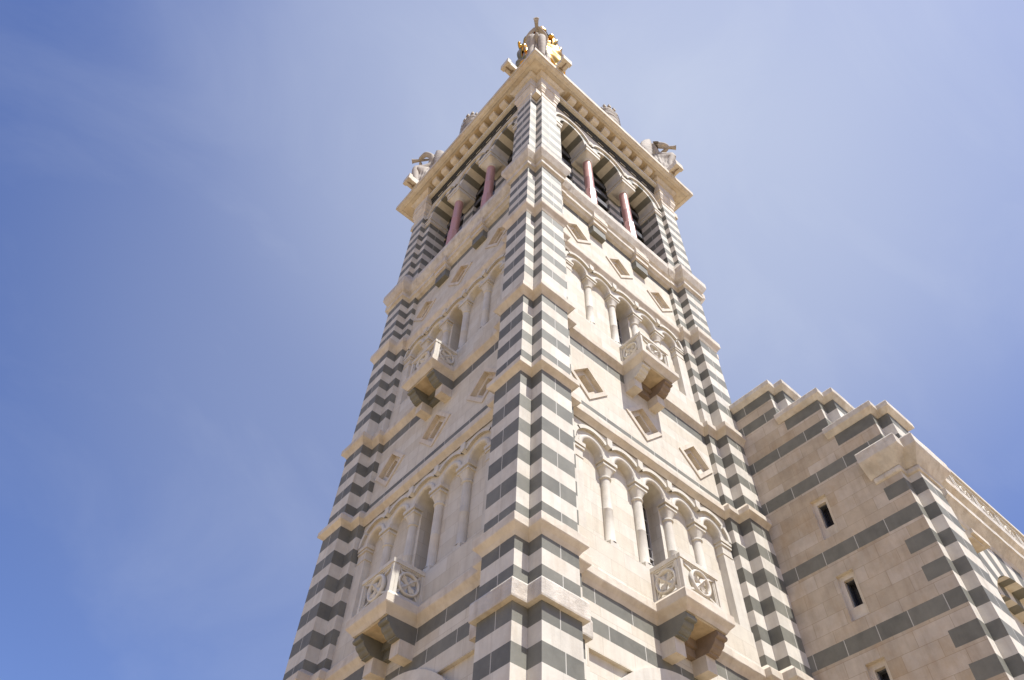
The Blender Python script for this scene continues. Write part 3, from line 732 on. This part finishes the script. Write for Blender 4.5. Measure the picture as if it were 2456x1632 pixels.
# gilded statue
mad = thing('gilded_statue', 'shining gilded statue of a veiled woman holding a child on the tower top', 'statue', (-.14, .11, 54.8))
mad.rotation_euler = (0, 0, math.radians(231))          # local +x towards the camera
J = [((0, 0, 7.0), (.75, .85)), ((0, 0, 8.2), (.70, .82)), ((.05, 0, 9.1), (.52, .62)), ((.12, 0, 9.75), .33), ((.18, 0, 10.15), .34), ((.24, 0, 10.9), (.50, .46)), ((.24, 0, 11.4), .38),
     ((.1, .80, 8.7), .38), ((.45, 1.05, 7.5), .34), ((1.05, .85, 7.0), .27), ((1.35, .60, 7.1), .22),
     ((.1, -.80, 8.7), .38), ((.40, -1.05, 7.4), .34), ((1.0, -1.1, 6.4), .27), ((1.3, -1.0, 6.3), .22)]
E = [(0, 1), (1, 2), (2, 3), (3, 4), (4, 5), (5, 6), (2, 7), (7, 8), (8, 9), (9, 10), (2, 11), (11, 12), (12, 13), (13, 14)]
skin_body('body', J, E, m_gold, mad)
rb = MB(); rows = []
def robe_r(z):
    P = ((0, 1.75), (2.5, 1.72), (4.9, 1.52), (6.4, 1.30), (7.7, 1.0), (8.7, .78), (9.3, .42))
    for (za, ra), (zb, rb_) in zip(P, P[1:]):
        if za <= z <= zb: return ra+(rb_-ra)*(z-za)/(zb-za)
    return .4
for j in range(48):
    f = j/47; z = 9.2*(1-f); row = []; R_ = robe_r(z)
    for k in range(140):
        a = 2*math.pi*k/140
        fold = 1+(.015+.055*f)*math.sin(a*9+2.2*math.sin(a*2+f*3))+.045*math.sin(a*3+f*9)+.055*math.sin(z*2.9+a*1.7+math.sin(a*3))+.03*math.sin(z*6.1-a*2.3)
        row.append((R_*.92*fold*math.cos(a), R_*fold*math.sin(a), z))
    rows.append(row)
rb.grid(rows, 0, closed=True); rb.face(rows[-1]); rb.build('robe', [m_gold], mad)
vl = MB(); rows = []
for j in range(24):
    f = j/23; z = 11.75-4.6*f; row = []
    for k in range(64):
        a = math.radians(66)+math.radians(228)*k/63          # open to the front
        r = (.10 if j == 0 else .40 if j == 1 else .56)+.75*max(0, f-.16)**.8; fold = 1+.08*f*math.sin(a*9+f*4)
        row.append((.16*(1-f)+r*fold*math.cos(a), r*fold*1.1*math.sin(a), z))
    rows.append(row)
vl.grid(rows, 0); vl.build('veil', [m_gold], mad)
for (yc, xc, zt, zb, r0, sq) in ((.80, .55, 7.3, 5.3, .40, 1), (1.02, .35, 6.0, 3.2, .50, 1), (-1.10, .40, 5.4, 2.2, .46, -1)):    # cloak gathered over the forearms
    ck = MB(); rows = []
    for j in range(14):
        f = j/13; row = []
        for k in range(36):
            t = 2*math.pi*k/36; r = r0*(.35+.85*math.sin(math.pi*min(1, .12+f*.80))); r *= 1+.13*math.sin(6*t+f*6)
            row.append((xc+.25*math.sin(f*2)+r*math.cos(t), yc+sq*.20*math.sin(f*2.6)+r*.75*math.sin(t), zt+(zb-zt)*f+.12*math.sin(t*2)))
        rows.append(row)
    ck.grid(rows, 0, closed=True); ck.face(rows[0]); ck.face(rows[-1]); ck.build('cloak_fold', [m_gold], mad)
Jc = [((.95, -1.3, 5.0), (.34, .34)), ((.98, -1.32, 5.6), (.32, .36)), ((1.0, -1.33, 5.95), .15), ((1.02, -1.35, 6.3), .29), ((1.02, -1.35, 6.5), .2),
      ((1.2, -1.65, 5.6), .14), ((1.5, -1.72, 5.85), .11), ((1.15, -.65, 5.6), .14), ((1.5, -.5, 5.8), .11), ((1.3, -1.15, 4.6), .2), ((1.35, -1.15, 3.9), .14), ((1.25, -.8, 4.6), .2), ((1.35, -.75, 3.9), .14)]
Ec = [(0, 1), (1, 2), (2, 3), (3, 4), (1, 5), (5, 6), (1, 7), (7, 8), (0, 9), (9, 10), (0, 11), (11, 12)]
Jc = [((j[0][0], j[0][1]*.95, j[0][2]-1.7), j[1]) for j in Jc]
skin_body('child', Jc, Ec, m_gold, mad)
cr = MB(); lathe(cr, [(.50, 11.3), (.53, 11.35), (.55, 11.6), (.53, 11.75), (.2, 11.8)], .22, 0, 0, 24, fold=lambda a, z: .05*math.sin(a*8)); cr.build('crown', [m_gold], mad)

# ------------------------------------------------------------------ church building on the right
church = thing('church_building', 'striped limestone church wing with stepped coping joined to the right of the bell tower', 'church')
XS, NB, XR = 4.05, .30, 5.32
HK = .3745
def zk(k): return 19.55-HK*k
tiers = [(-5.85, 19.55, -4.3), (-7.12, zk(4), -5.98), (-8.25, zk(8), -7.14)]
WIN = [(13.85, 15.06, -5.85), (11.62, 12.80, -5.80), (9.40, 10.62, -5.74)]
mb = MB()
full = {2, 6, 10, 16, 22, 28, 34, 40, 46}
for k in range(0, 53):
    z1, z0 = zk(k), zk(k+1)
    yF = tiers[0][0] if k < 4 else tiers[1][0] if k < 8 else tiers[2][0]
    dk = []
    if k in full: dk = [(-4.2, yF)]
    elif k == 0: dk = [(-4.2, yF)]
    elif k == 4: dk = [(tiers[1][2], yF)]
    elif k == 8: dk = [(tiers[2][2], yF)]
    elif k % 2 == 0 and k > 12: dk = [(-7.62-.04*((k*7) % 3), yF)]
    wins = [(ya, ya-.46, zb, za) for (zb, za, ya) in WIN]
    zc = sorted({z0, z1} | {z for w_ in wins for z in w_[2:] if z0 < z < z1})
    for za, zb in zip(zc[:-1], zc[1:]):
        segs = [(-4.2, yF)]
        for (ya, yb, wz0, wz1) in wins:
            if za >= wz0-1e-6 and zb <= wz1+1e-6: segs = [(-4.2, ya), (yb, yF)]
        for (sa, sb) in segs:
            pts = [sa]
            for (da, db) in dk:
                if sb < da < sa: pts.append(da)
            pts.append(sb)
            for a, b_ in zip(pts[:-1], pts[1:]):
                isd = any(a <= da+1e-6 and b_ >= db-1e-6 for da, db in dk)
                if isd: course(mb, (XS, a), (XS, b_), za, zb, 1, .82, first=(.45 if k % 4 else .7) if a-b_ > 1.2 else 5)
                else: mb.face([(XS, a, za), (XS, b_, za), (XS, b_, zb), (XS, a, zb)], 0)
    # notch and front
    d = (k % 2 == 0); mi = 1 if d else 3
    poly = [(XS, yF), (XS+NB, yF), (XS+NB, yF-NB), (XR, yF-NB)]
    for i in range(3): course(mb, poly[i], poly[i+1], z0, z1, 1 if d else 3, .7)
    mb.face([(XR, yF-NB, z0), (XR, yF+.8, z0), (XR, yF+.8, z1), (XR, yF-NB, z1)], 0)
mb.build('buttress_wall', [m_weath, m_dark, m_mortar, m_lime], church)
for i, (yF, zt, ys) in enumerate(tiers):
    cm = MB(); y0 = (-4.2, -5.80, -6.95)[i]
    poly = [(XS, y0), (XS, yF), (XS+NB, yF), (XS+NB, yF-NB), (XR, yF-NB), (XR, yF+1.0)]
    sweep(cm, poly, [(0, zt), (.02, zt+.005), (.13, zt+.10), (.15, zt+.12), (.15, zt+.28), (.13, zt+.31), (-.3, zt+.36)])
    cm.face([(XS-.0, y0, zt+.33), (XS, yF, zt+.33), (XR, yF, zt+.33), (XR, y0, zt+.33)])
    cm.build('coping', [m_rough], church)
cm = MB()
poly = [(XS, -7.52), (XS, -8.25), (XS+NB, -8.25), (XS+NB, -8.25-NB), (XR, -8.25-NB), (XR, -8.0)]
sweep(cm, poly, [(0, 14.66), (.05, 14.68), (.10, 14.74), (.30, 15.0), (.33, 15.05), (.33, 15.33), (.31, 15.37), (-.02, 15.50)])
poly[0] = (XS, -7.60)
sweep(cm, poly, [(0, 14.50), (.045, 14.52), (.06, 14.56), (.06, 14.62), (.045, 14.655), (0, 14.665)])
cm.build('corbel_block', [m_rough], church)
for (zb, za, ya) in WIN:                         # three small windows in the side wall
    fm = MB(); yb = ya-.46; X = lambda y, d, z: (XS+d, y, z)
    hy0, hy1, hz0, hz1 = ya-.11, yb+.10, zb+.34, za-.13
    d1, d2 = .10, .34
    for (A0, A1, B0, B1, da, db) in ((ya, yb, zb, za, 0, d1), (hy0, hy1, hz0, hz1, d1, d2)):
        c4 = [(A0, B0), (A1, B0), (A1, B1), (A0, B1)]
        for i in range(4):
            p, q = c4[i], c4[(i+1) % 4]; fm.face([X(p[0], da, p[1]), X(q[0], da, q[1]), X(q[0], db, q[1]), X(p[0], db, p[1])], 0)
    o4 = [(ya, zb), (yb, zb), (yb, za), (ya, za)]; i4 = [(hy0, hz0), (hy1, hz0), (hy1, hz1), (hy0, hz1)]
    for i in range(4):
        j = (i+1) % 4; fm.face([X(o4[i][0], d1, o4[i][1]), X(o4[j][0], d1, o4[j][1]), X(i4[j][0], d1, i4[j][1]), X(i4[i][0], d1, i4[i][1])], 0, .05)
    wobj = fm.build('window', [m_trim], church)
    pm = MB(); pm.face([X(hy0, d2-.01, hz0), X(hy1, d2-.01, hz0), X(hy1, d2-.01, hz1), X(hy0, d2-.01, hz1)], 0); pm.build('pane', [m_glass], wobj)
    sm = MB(); t = .025
    for (a, b_, c, d) in ((hy0, hy0-t, hz0, hz1), (hy1+t, hy1, hz0, hz1), (hy0, hy1, hz0, hz0+t), (hy0, hy1, hz1-t, hz1)): sm.box(XS+.2, XS+d2-.012, min(a, b_), max(a, b_), c, d, 0)
    sm.build('frame', [m_slate], wobj)
# facade to the right of the buttress
YF = -8.36
fm = MB(); fx0, fx1 = XR, 16.0; acx, acz, ri, ro = 8.45, 10.42, 2.92, 3.66
us = sorted(set([fx0, fx1]+[acx+ri*math.cos(math.pi*(1-i/48)) for i in range(49)]))
def fz(u): return acz+math.sqrt(max(0, ri*ri-(u-acx)**2)) if abs(u-acx) <= ri else -.2
n = 48
for a, b_ in zip(us[:-1], us[1:]):
    if b_-a < 1e-4 or b_ < fx0 or a < fx0-1e-6: continue
    m_ = (a+b_)/2
    inside = abs(m_-acx) < ri
    za, zb = (fz(a), fz(b_)) if inside else (-.2, -.2)
    fm.face([(a, YF, za), (b_, YF, zb), (b_, YF, 14.2), (a, YF, 14.2)], 0)
for i in range(n):
    a, b_ = math.pi*i/n, math.pi*(i+1)/n; d = (i//2) % 2
    P = lambda r, a, y: (acx+r*math.cos(a), y, acz+r*math.sin(a))
    if acx+ro*math.cos(b_) > fx0: fm.face([P(ri, a, YF-.03), P(ro, a, YF-.03), P(ro, b_, YF-.03), P(ri, b_, YF-.03)], 1 if d else 0)
    for (r_, y0, y1) in ((ri, YF-.03, YF+.28), (ri-.32, YF+.28, YF+.55)): fm.face([P(r_, a, y0), P(r_, b_, y0), P(r_, b_, y1), P(r_, a, y1)], 1 if d else 0)
    fm.face([P(ri, a, YF+.28), P(ri-.32, a, YF+.28), P(ri-.32, b_, YF+.28), P(ri, b_, YF+.28)], 1 if d else 0)
fm.face([(acx-ri, YF, -.2), (acx-ri, YF+1, -.2), (acx-ri, YF+1, acz), (acx-ri, YF, acz)], 0)
fm.box(acx-ri, acx+ri, YF+.55, YF+.6, -.2, 14, 0)
fm.build('facade_wall', [m_lime, m_dark], church)
sm = MB()
sweep(sm, [(fx0-.05, YF), (fx1, YF)], [(0, 13.95), (.04, 13.97), (.08, 14.06), (.26, 14.26), (.30, 14.29), (.30, 14.44), (.28, 14.46), (.04, 14.52), (.04, 14.70), (.10, 14.76), (.27, 14.88), (.32, 14.92), (.32, 15.12), (.30, 15.14), (-.6, 15.16)])
sm.build('facade_cornice', [m_rough], church)
for i in range(9):
    pm = MB(); x0 = fx0+.02+i*1.16
    panel(pm, lambda a, d, z: (x0+a, YF-.20-d, 15.14+z), 1.1, .62, .1)
    pm.build('balustrade_panel', [m_lime], church)
cm = MB(); cm.box(fx0-.02, fx1, YF-.36, YF-.14, 15.755, 15.86, 0); cm.build('balustrade_rail', [m_lime], church)
cm = MB(); cm.box(XR-.02, XR+.75, -8.72, YF+.1, 13.10, 13.22, 0); cm.box(XR-.02, XR+.55, -8.64, YF+.1, 13.02, 13.10, 0); cm.build('impost', [m_trim], church)
# body of the church behind
bm_ = MB(); bm_.box(XR-.2, 16, -7.6, 6, -.2, 15.0, 0); bm_.build('nave_wall', [m_weath], church)
# ------------------------------------------------------------------ ground
g = MB(); g.face([(-1500, -1500, -.02), (1500, -1500, -.02), (1500, 1500, -.02), (-1500, 1500, -.02)]); go = g.build('ground', [m_ground]); go['kind'] = 'structure'
